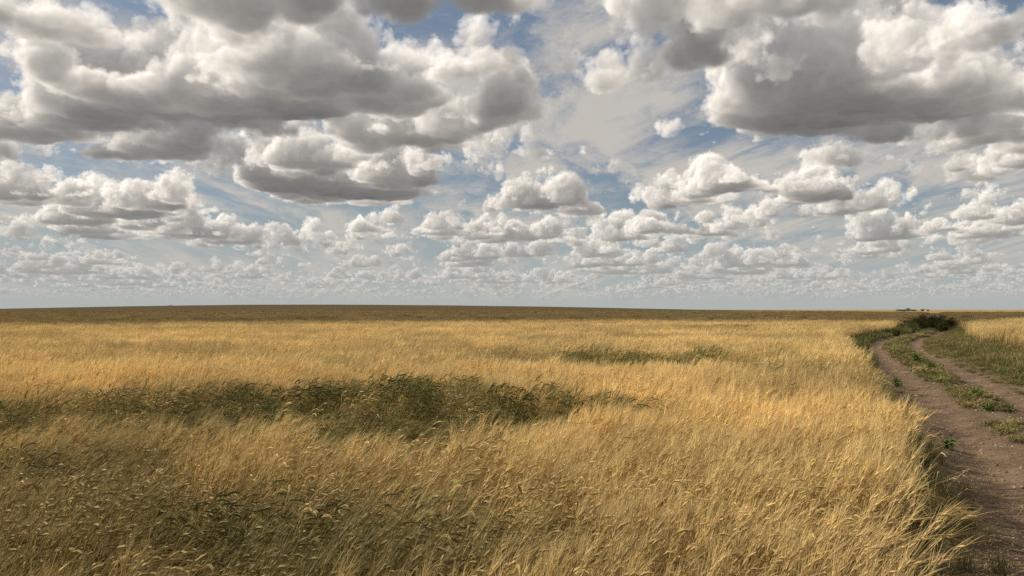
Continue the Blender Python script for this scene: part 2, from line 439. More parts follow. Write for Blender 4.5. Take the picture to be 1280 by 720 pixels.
# ---------------------------------------------------------------- plants
class Patch:
    """collects ribbons and ears into one mesh with 'part' and 'own' attributes"""
    def __init__(s): s.V = []; s.F = []; s.P = []; s.O = []
    def ribbon(s, pts, wid, side, parts, own):
        b = len(s.V)
        for p, w, q in zip(pts, wid, parts):
            if w > 0:
                s.V += [p - side * w, p + side * w]; s.P += [q, q]; s.O += [own, own]
            else:
                s.V.append(p); s.P.append(q); s.O.append(own)
        i = b
        for k in range(len(pts) - 1):
            if wid[k + 1] > 0: s.F.append((i, i + 1, i + 3, i + 2)); i += 2
            else: s.F.append((i, i + 1, i + 2)); i += 2
    def tube(s, pts, radii, parts, own, n=4):
        b = len(s.V)
        for k, (p, r_) in enumerate(zip(pts, radii)):
            a = (pts[min(k + 1, len(pts) - 1)] - pts[max(k - 1, 0)]); a = a / (np.linalg.norm(a) + 1e-9)
            u = np.cross(a, (0.1, 1, .05)); u /= np.linalg.norm(u); v = np.cross(a, u)
            for j in range(n):
                an = 2 * math.pi * j / n + k * .5
                s.V.append(p + (u * math.cos(an) + v * math.sin(an)) * r_); s.P.append(parts[k]); s.O.append(own)
        for k in range(len(pts) - 1):
            for j in range(n):
                s.F.append((b + k * n + j, b + k * n + (j + 1) % n, b + (k + 1) * n + (j + 1) % n, b + (k + 1) * n + j))
    def build(s, name, mat):
        return mesh_np(name, np.array(s.V), s.F, mat, link=False, attrs={'part': s.P, 'own': s.O})
def rnd(a, b): return a + (b - a) * random.random()
def wheat_stalk(P, x, y, lod, droop=False):
    h = rnd(.62, .88); lean = rnd(.06, .30); az = random.gauss(0, .45); own = random.random()
    dirv = np.array([math.cos(az), math.sin(az), 0.]); base = np.array([x, y, -.02])
    up = np.array([0, 0, 1.])
    def stem(t): return base + dirv * (lean * t ** 2 * h / .8) + up * (h * t * (1 - .12 * lean * t))
    side = np.array([math.sin(rnd(0, 6.28)), math.cos(rnd(0, 6.28)), 0]); side /= np.linalg.norm(side)
    n = 5 if lod == 0 else 3
    ts = [k / n for k in range(n + 1)]
    w = .0021 if lod == 0 else .004
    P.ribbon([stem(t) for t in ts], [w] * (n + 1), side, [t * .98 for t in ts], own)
    # ear bends over down-wind
    tip = stem(1.0); bend = rnd(.7, 2.1) if droop else rnd(.1, 1.1) * random.choice((.6, 1, 1.5)); L = rnd(.09, .14) if droop else rnd(.07, .10)
    a0 = math.atan2(h, lean * 2) ; pts = [tip]; ang = a0; m_ = 4 if lod == 0 else 2
    for k in range(m_):
        ang -= bend / m_
        pts.append(pts[-1] + (dirv * math.cos(ang) + up * math.sin(ang)) * L / m_)
    if lod == 0:
        P.tube(pts, [.0028, .0075, .0088, .007, .002] if droop else [.0028, .0065, .0075, .006, .002], [2.0] * 5, own)
    else:
        P.ribbon(pts, [.004, .010, .0035], side, [2.0] * 3, own)
    na = (7 if droop else 11) if lod == 0 else 4
    for k in range(na):
        o = pts[min(len(pts) - 1, k * len(pts) // na)]
        e = ang + rnd(-.15, .5) + (1 - k / na) * .4
        q = az + rnd(-.35, .35); dv = np.array([math.cos(q) * math.cos(e), math.sin(q) * math.cos(e), math.sin(e)])
        l = rnd(.11, .19) * (.7 if droop else 1); sd_ = np.cross(dv, (random.random(), random.random(), random.random())); sd_ /= np.linalg.norm(sd_) + 1e-6
        P.ribbon([o, o + dv * l * .55, o + dv * l - up * .012], [.0011 if lod == 0 else .003, .0008 if lod == 0 else .002, 0], sd_, [3.0] * 3, own)
    # a dry leaf or two
    for k in range(random.choice((1, 2, 2)) if lod == 0 else 1):
        t = rnd(.2, .75); o = stem(t); q = az + random.gauss(0, 1.2); l = rnd(.12, .28)
        dv = np.array([math.cos(q), math.sin(q), 0]); sdv = np.array([-dv[1], dv[0], 0]); 
        pp = [o, o + dv * l * .35 + up * l * .4, o + dv * l * .8 + up * l * .3, o + dv * l * 1.05 - up * rnd(0, .1)]
        ww = rnd(.003, .0055) * (1 if lod == 0 else 1.6)
        P.ribbon(pp, [ww, ww * 1.1, ww * .7, 0], sdv, [t * .9] * 4, own)
def wheat_patch(name, size, n, lod, droop=False):
    P = Patch()
    for k in range(n): wheat_stalk(P, rnd(-size, size) / 2, rnd(-size, size) / 2, lod, droop)
    return P.build(name, M_wheat)
def far_patch(name, size, n):
    """seen from far off: coarse bunches of several stalks each"""
    P = Patch()
    for k in range(n):
        x, y = rnd(-size, size) / 2, rnd(-size, size) / 2; own = random.random(); h = rnd(.62, .86); w = rnd(.008, .02)
        a = rnd(0, math.pi); s_ = np.array([math.cos(a), math.sin(a), 0]); b_ = np.array([x, y, 0.]); l = rnd(.08, .22)
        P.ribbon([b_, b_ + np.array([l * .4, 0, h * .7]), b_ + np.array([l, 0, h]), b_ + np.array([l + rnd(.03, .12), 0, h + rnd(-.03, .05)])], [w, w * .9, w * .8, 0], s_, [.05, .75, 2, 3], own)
    return P.build(name, M_wheat)
def grass_patch(name, size, n, hmin, hmax, w=.003):
    P = Patch()
    for k in range(n):
        x, y = random.gauss(0, size / 3.2), random.gauss(0, size / 3.2); own = random.random(); h = rnd(hmin, hmax); a = rnd(0, 6.28)
        d_ = np.array([math.cos(a), math.sin(a), 0]); s_ = np.array([-d_[1], d_[0], 0]); b_ = np.array([x, y, -.01]); l = h * rnd(.2, .9)
        ww = w * rnd(.7, 1.3)
        P.ribbon([b_, b_ + d_ * l * .25 + np.array([0, 0, h * .5]), b_ + d_ * l * .6 + np.array([0, 0, h * .85]), b_ + d_ * l + np.array([.04 * h, 0, h * rnd(.75, 1)])], [ww, ww, ww * .7, 0], s_, [.1, .5, .9, 1], own)
    return P.build(name, M_grass)
def weed_patch(name, n, size, leafw):
    """low broad-leaved weeds"""
    P = Patch()
    for k in range(n):
        x, y = random.gauss(0, size / 3), random.gauss(0, size / 3); own = random.random(); a = rnd(0, 6.28); l = rnd(.05, .13); z0 = rnd(0, .08)
        d_ = np.array([math.cos(a), math.sin(a), 0]); s_ = np.array([-d_[1], d_[0], rnd(-.3, .3)]); b_ = np.array([x, y, z0])
        up = rnd(.1, .8) * l
        P.ribbon([b_, b_ + d_ * l * .4 + np.array([0, 0, up]), b_ + d_ * l * .8 + np.array([0, 0, up]), b_ + d_ * l * 1.1 + np.array([0, 0, up * .6])], [leafw * .2, leafw, leafw * .8, 0], s_, [.6, .9, .9, 1], own)
    return P.build(name, M_grass)

def scatter(name, protos, pts, rot, scl, variant, green, tone, mat, kind='stuff'):
    """one object whose geometry nodes set plants on points"""
    me = bpy.data.meshes.new(name)
    me.vertices.add(len(pts)); me.vertices.foreach_set('co', np.asarray(pts, np.float32).ravel())
    def at(n, t, v, key='value'):
        a = me.attributes.new(n, t, 'POINT'); a.data.foreach_set(key, np.ascontiguousarray(v).ravel())
    at('rot', 'FLOAT_VECTOR', np.asarray(rot, np.float32), 'vector'); at('scl', 'FLOAT_VECTOR', np.asarray(scl, np.float32), 'vector')
    at('variant', 'INT', np.asarray(variant, np.int32)); at('green', 'FLOAT', np.asarray(green, np.float32)); at('tone', 'FLOAT', np.asarray(tone, np.float32))
    me.materials.append(mat)
    o = bpy.data.objects.new(name, me); C.objects.link(o)
    col = bpy.data.collections.new(name + '_plants')
    for i, p in enumerate(protos): p.name = f'{name}_plant_{i:02d}'; col.objects.link(p)
    ng = bpy.data.node_groups.new(name, 'GeometryNodeTree')
    ng.interface.new_socket('Geometry', in_out='INPUT', socket_type='NodeSocketGeometry'); ng.interface.new_socket('Geometry', in_out='OUTPUT', socket_type='NodeSocketGeometry')
    N_ = ng.nodes; gi = N_.new('NodeGroupInput'); go = N_.new('NodeGroupOutput')
    ci = N_.new('GeometryNodeCollectionInfo'); ci.inputs['Collection'].default_value = col; ci.inputs['Separate Children'].default_value = True; ci.inputs['Reset Children'].default_value = True
    ip = N_.new('GeometryNodeInstanceOnPoints'); ip.inputs['Pick Instance'].default_value = True
    def na(n, t):
        a = N_.new('GeometryNodeInputNamedAttribute'); a.data_type = t; a.inputs[0].default_value = n; return a.outputs[0]
    er = N_.new('FunctionNodeEulerToRotation')
    ng.links.new(na('rot', 'FLOAT_VECTOR'), er.inputs[0]); ng.links.new(er.outputs[0], ip.inputs['Rotation'])
    ng.links.new(na('scl', 'FLOAT_VECTOR'), ip.inputs['Scale']); ng.links.new(na('variant', 'INT'), ip.inputs['Instance Index'])
    ng.links.new(gi.outputs[0], ip.inputs['Points']); ng.links.new(ci.outputs[0], ip.inputs['Instance']); ng.links.new(ip.outputs[0], go.inputs[0])
    md = o.modifiers.new('plants', 'NODES'); md.node_group = ng
    tag(o, kind=kind)
    return o

def jgrid(y0, y1, step, half=1.25, rmin=0, rmax=1e9, jitter=.5):
    """jittered grid over the fan of land ahead"""
    yy = np.arange(y0, y1, step)
    out = []
    for y in yy:
        xm = y * half + 3.0
        xs = np.arange(-xm, xm, step); out.append(np.stack([xs, np.full_like(xs, y)], -1))
    p = np.concatenate(out); p = p + (rng.random(p.shape) - .5) * 2 * jitter * step
    r = np.hypot(p[:, 0], p[:, 1])
    return p[(r > rmin) & (r < rmax)]

# how the crop varies over the field
def ell(x, y, cx, cy, rx, ry, rot=0.0, soft=.5):
    c, s = math.cos(rot), math.sin(rot); u = (x - cx) * c + (y - cy) * s; v = -(x - cx) * s + (y - cy) * c
    w = (land_noise(x, y, 1.1, 9, 4) - .5) * 1.7
    return 1 - sstep(np.sqrt((u / rx) ** 2 + (v / ry) ** 2) + w, 1 - soft, 1 + soft)
def crop_state(x, y):
    x = np.asarray(x); y = np.asarray(y)
    # a long green hollow left of the middle, where the crop in front lies flat
    mid = np.interp(x, [-9, -6.5, -3.6, -.5, 1.6], [9.0, 10.2, 11.6, 11.2, 10.6])
    wdt = np.interp(x, [-9, -6, -3, -.5, 2.2], [1.5, 1.6, 1.9, 1.4, .5])
    q = (y - mid) / wdt + (land_noise(x, y, 1.0, 8, 4) - .5) * 2.2
    band = (1 - sstep(np.where(q > 0, q, -q * .62), .35, 1.3)) * (1 - sstep(x, .8, 2.6)) * (.78 + .22 * sstep(x, -6, -3.2))
    g2 = ell(x, y, 2.6, 20.5, 3.4, 2.0); g4 = (1 - sstep(np.abs(y - 54 - (x - 14.2) * .25), .35, .8)) * (1 - sstep(np.abs(x - 14.2), 1.8, 2.8)); g3 = ell(x, y, 6.3, 17.5, 1.2, 1.8)
    green = np.maximum.reduce([band, np.minimum(g2 * 1.5, 1), g3 * .75, g4])
    bl = ell(x, y, -2.2, 5.0, 1.6, 1.3, 0, .7); bl2 = ell(x, y, -.6, 4.6, 1.0, .6, 0, .7); wl = ell(x, y, -5.3, 6.6, 2.3, 1.3)  # bl: greener near-left crop, its darker colour also painting in foreground shade
    flatg = ell(x, y, -1.75, 8.5, 1.5, .9, .4)
    green = green * (1 - .35 * sstep(land_noise(x, y, .5, 48, 2), .58, .8))
    green = np.maximum.reduce([green, bl * .75, bl2 * .55, wl * .55, flatg * .6])
    green = green + .22 * (land_noise(x, y, 2.3, 4, 3) - .5) + .03 + .16 * (lane_d(x, y) > 3)
    lie = np.maximum.reduce([band * sstep(-q, -.4, .5) * .75, g2 * sstep(21 - y, -1, 1.2) * .7, g3 * .4, flatg * 1.0, wl * .35, bl * .3])
    lie = lie + .35 * np.clip(land_noise(x, y, 1.8, 12, 2) - .62, 0, 1) * 3 * (1 - sstep(np.hypot(x, y), 10, 30))
    nod = np.maximum(green, .62 * ell(x, y, -2.6, 5.2, 3.4, 2.6, .1, .5))
    return np.clip(green * .84 + .12 * nod + .35 * (land_noise(x, y, .55, 47, 2) - .5) * (nod > .25), 0, 1), np.clip(lie, 0, 1), nod
def in_crop(x, y, pad=0.0):
    d = lane_d(x, y); w = (land_noise(x, y, 1.0, 14, 2) - .5) * .5
    rt = np.interp(y, [0, 15, 25, 45, 70, 110], [4.6, 4.8, 5.2, 4.6, 3.2, 2.8])
    return (d < -2.2 + w * .7 - .4 * sstep(y, 8, 14) - .05 * sstep(y, 25, 45) - pad) | (d > rt + w * 2 + pad)
def crop(name, protos, p, sxy, hs=1.0, pad=0.0, ndroop=0):
    p = p[in_crop(p[:, 0], p[:, 1], pad)]
    x, y = p[:, 0], p[:, 1]; green, lie, nod = crop_state(x, y); n = len(p)
    wind = land_noise(x, y, 2.6, 3, 3) - .5
    yaw = rng.normal(0, .22, n) + wind * .9 + 1.1 * (land_noise(x, y, .9, 46, 2) - .5)
    green = np.where(rng.random(n) < .10, green * .15, green)
    clump = land_noise(x, y, .75, 44, 2) - .5
    tilt = .02 + wind * .28 + clump * .55 + lie * .85 + rng.normal(0, .05, n)
    s = hs * rng.uniform(.9, 1.08, n) * (1 + .10 * (land_noise(x, y, 5, 13, 2) - .5)) * (1 + .40 * (land_noise(x, y, .7, 45, 2) - .5)) * (1 + .08 * sstep(green, .35, .7) * (1 - sstep(lie, .1, .5)))
    z = terrain(x, y)
    rot = np.stack([rng.normal(0, .04, n), tilt, yaw], -1)
    scl = np.stack([np.full(n, sxy), np.full(n, sxy), s], -1)
    tone = np.clip(.5 + (land_noise(x, y, 3.1, 21, 3) - .5) * 1.3 + (land_noise(x, y * 2.5, 11, 22, 3) - .5) * .9 - .04 + rng.normal(0, .14, n), 0, 1)
    var = rng.integers(0, len(protos) - ndroop, n)
    if ndroop: var = np.where(nod + rng.normal(0, .26, n) > .58, len(protos) - ndroop + rng.integers(0, ndroop, n), var)
    return scatter(name, protos, np.stack([x, y, z], -1), rot, scl, var, green, tone, M_wheat)
crop('wheat_near', [wheat_patch('w', .40, 26, 0) for k in range(9)] + [wheat_patch('w', .40, 20, 0, True) for k in range(4)], jgrid(.6, 17, .285, rmin=1.9, rmax=17), 1.0, ndroop=4)
crop('wheat_middle', [wheat_patch('w', .85, 90, 1) for k in range(7)] + [wheat_patch('w', .85, 70, 1, True) for k in range(3)], jgrid(8, 92, .62, half=.9, rmin=17, rmax=90), 1.0, pad=.1, ndroop=3)
crop('wheat_far', [far_patch('w', 3.2, 900) for k in range(6)], jgrid(60, 420, 2.5, half=.85, rmin=88, rmax=420), 1.0, pad=1.0)

# ---------------------------------------------------------------- two clouds overhead whose shadows cross the far field
m, g = material('cloud_white')
finish(g, principled(g, (.86, .86, .86, 1), 1.0, 0.0)); M_cloud = m
def cumulus(cx, cy, cz, rx, ry, rz, rot, label):
    nu, nv = 64, 120
    u = np.linspace(-math.pi / 2, math.pi / 2, nu)[:, None]; v = np.linspace(0, 2 * math.pi, nv)[None, :]
    x = np.cos(u) * np.cos(v); y = np.cos(u) * np.sin(v); z = np.sin(u) + 0 * v
    b = np.zeros_like(x)
    for i in range(nu):
        for j in range(nv - 1):
            q = Vector((x[i, j], y[i, j], z[i, j] * .6))
            b[i, j] = .34 * (1 - abs(mnoise.noise(q * 2.3 + Vector((rot, 0, 0))))) + .2 * (1 - 2 * abs(mnoise.noise(q * 5.1))) + .1 * (1 - 2 * abs(mnoise.noise(q * 11)))
        b[i, -1] = b[i, 0]
    k = .66 + b
    X_ = x * k * rx; Y_ = y * k * ry; Z_ = np.where(z > 0, z * k * rz, z * rz * .12)
    c, s_ = math.cos(rot), math.sin(rot)
    V = np.stack([X_ * c - Y_ * s_, X_ * s_ + Y_ * c, Z_], -1).reshape(-1, 3)
    o = mesh_np('cloud', V, grid_faces(nu, nv), M_cloud, smooth=True); o.location = (cx, cy, cz)
    return tag(o, label, 'cloud')
def over(gx, gy, alt): return gx + sun_dir.x / sun_dir.z * alt, gy + sun_dir.y / sun_dir.z * alt, alt
cumulus(*over(-60, 262, 1600), 800, 150, 130, -.02, 'long narrow cumulus cloud high over the fields, shading the field behind the green patches')
cumulus(*over(-900, 1150, 1600), 1150, 800, 300, .1, 'broad cumulus cloud high over the fields, shading the swell of land at the horizon')

# ---------------------------------------------------------------- verges and the green strip between the ruts
def verge(name, protos, y, d, hs, green, pick=None, sx=1.0):
    x, yy = lane_point(y, d); n = len(x)
    z = np.maximum(terrain(x, yy), -9) + lane_profile(d) * (np.abs(d) < 2.5)
    rot = np.stack([rng.normal(0, .1, n), rng.normal(.06, .12, n), rng.uniform(0, 6.28, n)], -1)
    scl = np.stack([hs * sx, hs * sx, hs], -1)
    return scatter(name, protos, np.stack([x, yy, z - .01], -1), rot, scl, rng.integers(0, len(protos), n) if pick is None else pick, green, rng.uniform(.1, .9, n), M_grass)
def strip(y0, y1, per_m, dfun):
    """points along the lane; dfun(y, u) -> (offset, keep)"""
    L = y1 - y0; n = int(L * per_m); y = y0 + rng.random(n) * L; u = rng.random(n)
    d, keep = dfun(y, u); return y[keep], d[keep]
tall = [grass_patch('g', .30, 60, .22, .55, .0032) for k in range(4)]
low = [grass_patch('g', .26, 70, .05, .17, .003) for k in range(3)] + [weed_patch('g', 60, .26, .014) for k in range(3)]
rough_ = [grass_patch('g', .7, 170, .12, .42, .008) for k in range(3)] + [weed_patch('g', 130, .7, .03) for k in range(2)]
# foot of the wheat, left of the lane
def f(y, u):
    d = -2.3 - .38 * sstep(y, 8, 14) + u ** 1.5 * .95 - .1 * sstep(y, 25, 45) * (1 - u)
    return d, rng.random(len(y)) < (.35 + .65 * sstep(land_noise(y, d, 1.4, 31, 2), .35, .6))
y, d = strip(2.0, 30, 26, f)
hs = rng.uniform(.6, 1.3, len(y)) * (1 - .6 * np.clip((d + 2.2) / .85, 0, 1))
verge('verge_grass_left', tall, y, d, hs, np.clip(rng.normal(.62, .3, len(y)), 0, 1))
y, d = strip(44, 100, 14, lambda y, u: (-2.75 + u * .6, np.ones(len(y), bool)))
verge('dark_weeds_far_left', rough_, y, d, rng.uniform(.5, .95, len(y)) * (1 + 1.3 * sstep(y, 60, 95)), np.full(len(y), 1.0))
y, d = strip(28, 120, 14, lambda y, u: (-2.75 + u * .95, land_noise(y, u * 2, 1.5, 39, 2) > .30))
verge('verge_grass_far_left', rough_, y, d, rng.uniform(.5, 1.2, len(y)) * (1 + 1.0 * sstep(y, 55, 90)), np.clip(rng.normal(.75, .25, len(y)), 0, 1))
# between the ruts: bare and trodden near by, greener farther on
def f(y, u):
    d = .06 + (u - .5) * .85 + .07 * np.sin(y * .7)
    dens = sstep(y, 9, 30) * .55 + .1
    return d, land_noise(y * .8, d * 1.6, .8, 33, 3) < .30 + dens * .42
y, d = strip(5, 90, 60, f)
verge('grass_between_ruts', low, y, d, rng.uniform(.4, 1.0, len(y)) * (.75 + .6 * sstep(y, 12, 30)), np.clip(rng.normal(.5, .3, len(y)) - .6 * sstep(land_noise(y, d, 2.0, 37, 2), .5, .7), 0, 1), sx=1.15)
# right-hand verge
def f(y, u):
    e = np.interp(y, [0, 15, 25, 45, 70, 110], [5.2, 5.4, 5.8, 5.2, 3.8, 3.4]); d = 1.42 + u * (e - 1.42)
    return d, (land_noise(y, d, .8, 35, 3) < .62) | (d > 2.0)
y, d = strip(10, 95, 42, f)
hs = rng.uniform(.55, 1.05, len(y)) * (.35 + .65 * sstep(d, 1.5, 3.2))
verge('verge_grass_right', rough_, y, d, hs, np.clip(rng.normal(.55, .28, len(y)) - .5 * sstep(land_noise(y, d, 3.0, 36, 2), .5, .7) - .25 * sstep(d, 3.6, 5), 0, 1))
# crumbs of earth and small pebbles lying in the ruts
def lump_mesh(name, mat, sq=.7, n1=7, n2=5, seed=0):
    r_ = random.Random(seed); V = []; F_ = []
    for i in range(n2 + 1):
        a = math.pi * i / n2 - math.pi / 2
        for j in range(n1):
            b = 2 * math.pi * j / n1; q = Vector((math.cos(a) * math.cos(b), math.cos(a) * math.sin(b), math.sin(a)))
            k = 1 + .35 * mnoise.noise(q * 1.7 + Vector((seed * 3.3, 0, 0))); V.append((q.x * k, q.y * k * .85, q.z * k * sq))
    for i in range(n2):
        for j in range(n1): F_.append((i * n1 + j, i * n1 + (j + 1) % n1, (i + 1) * n1 + (j + 1) % n1, (i + 1) * n1 + j))
    return mesh_np(name, np.array(V), F_, mat, link=False, attrs={'part': [1] * len(V), 'own': [.5] * len(V)})
m, g = material('pebble'); P_ = pos(g)
n_ = g.noise(P_, 40, 4, .6); tn = attr(g, 'tone', 'INSTANCER')
col = g.mix(tn, (.13, .09, .065, 1), (.34, .27, .21, 1))
finish(g, principled(g, g.mix(g.m('MULTIPLY', n_, .4), col, (.2, .15, .11, 1)), .9, .2, bump(g, n_, .5, .01))); M_peb = m
n = 16000; y = 4.5 + rng.random(n) ** 1.5 * 40; d = rng.normal(0, 1.0, n) * 1.0; x, yy = lane_point(y, d)
k_ = np.abs(d) < 1.9; x, yy, d = x[k_], yy[k_], d[k_]; n = len(x)
cl_ = land_noise(x, yy, .35, 5, 4) - .5; rg_ = .35 + .65 * np.clip(1 - np.exp(-((np.abs(d) - .95) / .3) ** 2), 0, 1)
z = terrain(x, yy) + lane_profile(d) + cl_ * .12 * rg_ + (land_noise(x, yy, 1.6, 6, 2) - .5) * .06
sz = rng.uniform(.004, .012, n) * (1 + 2.2 * (rng.random(n) > .93))
scatter('earth_crumbs', [lump_mesh('c', M_peb, seed=k) for k in range(4)], np.stack([x, yy, z + .002], -1), rng.uniform(0, 6.28, (n, 3)) * (.1, .1, 1), np.stack([sz, sz, sz], -1), rng.integers(0, 4, n), np.zeros(n), rng.random(n) ** 2, M_peb)

def straw_piece(name):
    P = Patch()
    for k in range(5):
        a = rnd(0, 6.28); l = rnd(.04, .12); c_ = np.array([rnd(-.15, .15), rnd(-.15, .15), .004]); d_ = np.array([math.cos(a), math.sin(a), rnd(-.05, .12)])
        P.ribbon([c_, c_ + d_ * l * .5, c_ + d_ * l], [.0022, .0022, .0018], np.array([-d_[1], d_[0], 0]), [2, 2, 2], random.random())
    return P.build(name, M_wheat)
n = 2600; y = 4.5 + rng.random(n) ** 1.4 * 26; d = np.where(rng.random(n) < .6, -1.9 + np.abs(rng.normal(0, .5, n)), rng.normal(0, 1.1, n)); x, yy = lane_point(y, d)
cl_ = land_noise(x, yy, .35, 5, 4) - .5; rg_ = .35 + .65 * np.clip(1 - np.exp(-((np.abs(d) - .95) / .3) ** 2), 0, 1)
z = terrain(x, yy) + lane_profile(d) + cl_ * .12 * rg_ + (land_noise(x, yy, 1.6, 6, 2) - .5) * .06
o_ = rng.uniform(.6, 1.2, n)
scatter('straw_litter', [straw_piece('s') for k in range(5)], np.stack([x, yy, z + .004], -1), np.stack([np.zeros(n), np.zeros(n), rng.uniform(0, 6.28, n)], -1), np.stack([o_, o_, o_], -1), rng.integers(0, 5, n), np.zeros(n), rng.random(n) * .5, M_wheat)

# ---------------------------------------------------------------- single plants, stones and bushes one can point to
m, g = material('bush_leaves'); own = attr(g, 'own')
col = g.mix(own, (.05, .06, .02, 1), (.15, .14, .05, 1))
d_ = g.new('ShaderNodeBsdfDiffuse'); g.put(d_.inputs[0], col); t_ = g.new('ShaderNodeBsdfTranslucent'); g.put(t_.inputs[0], col)
mx = g.new('ShaderNodeMixShader'); mx.inputs[0].default_value = .25; g.L.new(d_.outputs[0], mx.inputs[1]); g.L.new(t_.outputs[0], mx.inputs[2]); finish(g, mx.outputs[0]); M_bush = m
m, g = material('bark'); finish(g, principled(g, g.mix(g.noise(pos(g), 9, 4), (.07, .05, .035, 1), (.14, .10, .07, 1)), .9, .1)); M_bark = m
def ground_z(y, d):
    x, yy = lane_point(np.array(float(y)), np.array(float(d))); return float(x), float(yy), float(terrain(x, yy) + (lane_profile(np.array(float(d))) if abs(d) < 2.5 else 0))
def bush(y, d, h, w, label, group='dark bushes along the lane', seed=0, name='roadside_bush'):
    w = w * .55; h = h * .88; x, yy, z = ground_z(y, d * .8 if y < 76 else d * .5 + .35)
    root = empty(name, (x, yy, z - .03), label, 'bush', group)
    r_ = random.Random(seed); V = []; F_ = []; O = []; S = Patch()
    for k in range(9):
        a = r_.uniform(0, 6.28); l = r_.uniform(.5, .95); tp = np.array([math.cos(a) * w * .5 * l, math.sin(a) * w * .5 * l, h * l * r_.uniform(.6, 1.1)])
        S.tube([np.zeros(3), tp * .5 + np.array([0, 0, .06 * h]), tp], [.018 * h, .012 * h, .004 * h], [0, .5, 1], .5)
        for q in range(190):
            t = r_.uniform(.25, 1.05); t = min(t, 1.0); gs = lambda a: max(-1.6 * a, min(1.6 * a, r_.gauss(0, a))); c_ = tp * t + np.array([gs(w * .15), gs(w * .15), gs(h * .08)])
            if c_[2] < .02: continue
            L_ = r_.uniform(.035, .08) * (.6 + .5 * h); u = np.array([r_.gauss(0, 1), r_.gauss(0, 1), r_.gauss(0, .7)]); u /= np.linalg.norm(u); v = np.cross(u, [r_.gauss(0, 1), r_.gauss(0, 1), r_.gauss(0, 1)]); v /= np.linalg.norm(v)
            b = len(V); V += [c_ - u * L_, c_ + v * L_ * .4, c_ + u * L_, c_ - v * L_ * .4]; F_.append((b, b + 1, b + 2, b + 3)); O += [r_.random()] * 4
    fo = mesh_np('foliage', np.array(V), F_, M_bush, root, attrs={'own': O})
    st = S.build('stems', M_bark); C.objects.link(st); st.parent = root
    return root
bushes = [
 (46, -2.6, .5, 1.6, 'nearest dark bush at the left edge of the lane, low and ragged'),
 (55, -2.6, .6, 1.9, 'second dark bush from the front on the left side of the lane'),
 (64, -2.4, .85, 2.3, 'third dark bush on the left side, where the left rut turns away'),
 (74, -2.2, 1.2, 3.0, 'dark bush left of the lane where the left rut is lost from sight'),
 (84, -1.9, 1.75, 2.6, 'tall dark bush leaning over the lane from its left side beyond the bend'),
 (97, -1.5, 1.95, 3.0, 'tallest dark bush of the far thicket, on the skyline left of the lane'),
 (78, 1.9, 1.15, 2.2, 'dark bush right of the lane just where the right rut vanishes'),
 (88, .5, 1.55, 3.2, 'broad dark bush closing the lane at the far end of the ruts'),
 (93, 2.6, 1.65, 2.8, 'dark bush at the right end of the thicket beside the ripe field'),
 (104, .4, 1.9, 3.6, 'hindmost dark bush of the thicket, its top touching the skyline')]
for i, b_ in enumerate(bushes): bush(*b_, seed=40 + i)

def plant(name, proto_fn, y, d, label, cat, group, sc_=1.0, green=.9):
    x, yy, z = ground_z(y, d); root = empty(name, (x, yy, z - .01), label, cat, group, rz=random.uniform(0, 6.28))
    lf, stx = proto_fn(); 
    for o_ in (lf, stx):
        if o_: C.objects.link(o_); o_.parent = root; o_.scale = (sc_,) * 3
    return root
m, g = material('weed_leaves'); own = attr(g, 'own')
col = g.mix(own, (.07, .115, .025, 1), (.13, .18, .045, 1))
d_ = g.new('ShaderNodeBsdfDiffuse'); g.put(d_.inputs[0], col); t_ = g.new('ShaderNodeBsdfTranslucent'); g.put(t_.inputs[0], col)
mx = g.new('ShaderNodeMixShader'); mx.inputs[0].default_value = .35; g.L.new(d_.outputs[0], mx.inputs[1]); g.L.new(t_.outputs[0], mx.inputs[2]); finish(g, mx.outputs[0]); M_weed = m
def broad():
    A, B = Patch(), Patch()
    for k in range(46):
        a = rnd(0, 6.28); t = rnd(0, 1); r0 = rnd(0, .05); l = rnd(.07, .16); d_ = np.array([math.cos(a), math.sin(a), 0]); b_ = d_ * r0 + np.array([0, 0, t * .16]); s_ = np.array([-d_[1], d_[0], rnd(-.3, .3)]); w = rnd(.012, .026); u = l * rnd(.2, 1)
        A.ribbon([b_, b_ + d_ * l * .4 + np.array([0, 0, u * .8]), b_ + d_ * l * .8 + np.array([0, 0, u]), b_ + d_ * l * 1.15 + np.array([0, 0, u * .7])], [w * .3, w, w * .8, 0], s_, [.6, .8, .9, 1], random.random())
    for k in range(5):
        a = rnd(0, 6.28); B.tube([np.array([0, 0, 0.]), np.array([math.cos(a) * .03, math.sin(a) * .03, .1]), np.array([math.cos(a) * .06, math.sin(a) * .06, .2])], [.004, .003, .001], [0, .5, 1], .5)
    return A.build('leaves', M_weed), B.build('stems', M_weed)
weeds = [(30.5, .05, 1.7, 'brightest green leafy weed, in the strip between the ruts at the bend'), (27.0, .12, 1.3, 'leafy weed just in front of the brightest one between the ruts'),
 (19.0, .15, 1.1, 'green weed on the middle strip where both ruts spread towards the viewer'), (16.2, -.1, .9, 'flat green weed beside the pale stone on the middle strip'),
 (14.0, .3, 1.0, 'small leafy weed at the right edge of the picture on the middle strip'), (21.5, -1.35, 1.2, 'green weed leaning into the left rut from the foot of the wheat'),
 (11.8, -1.3, .9, 'dark green weed in the shade at the foot of the wheat beside the left rut')]
for y_, d__, s_, lb in weeds: plant('leafy_weed', broad, y_, d__, lb, 'weed', 'leafy weeds along the lane', s_)

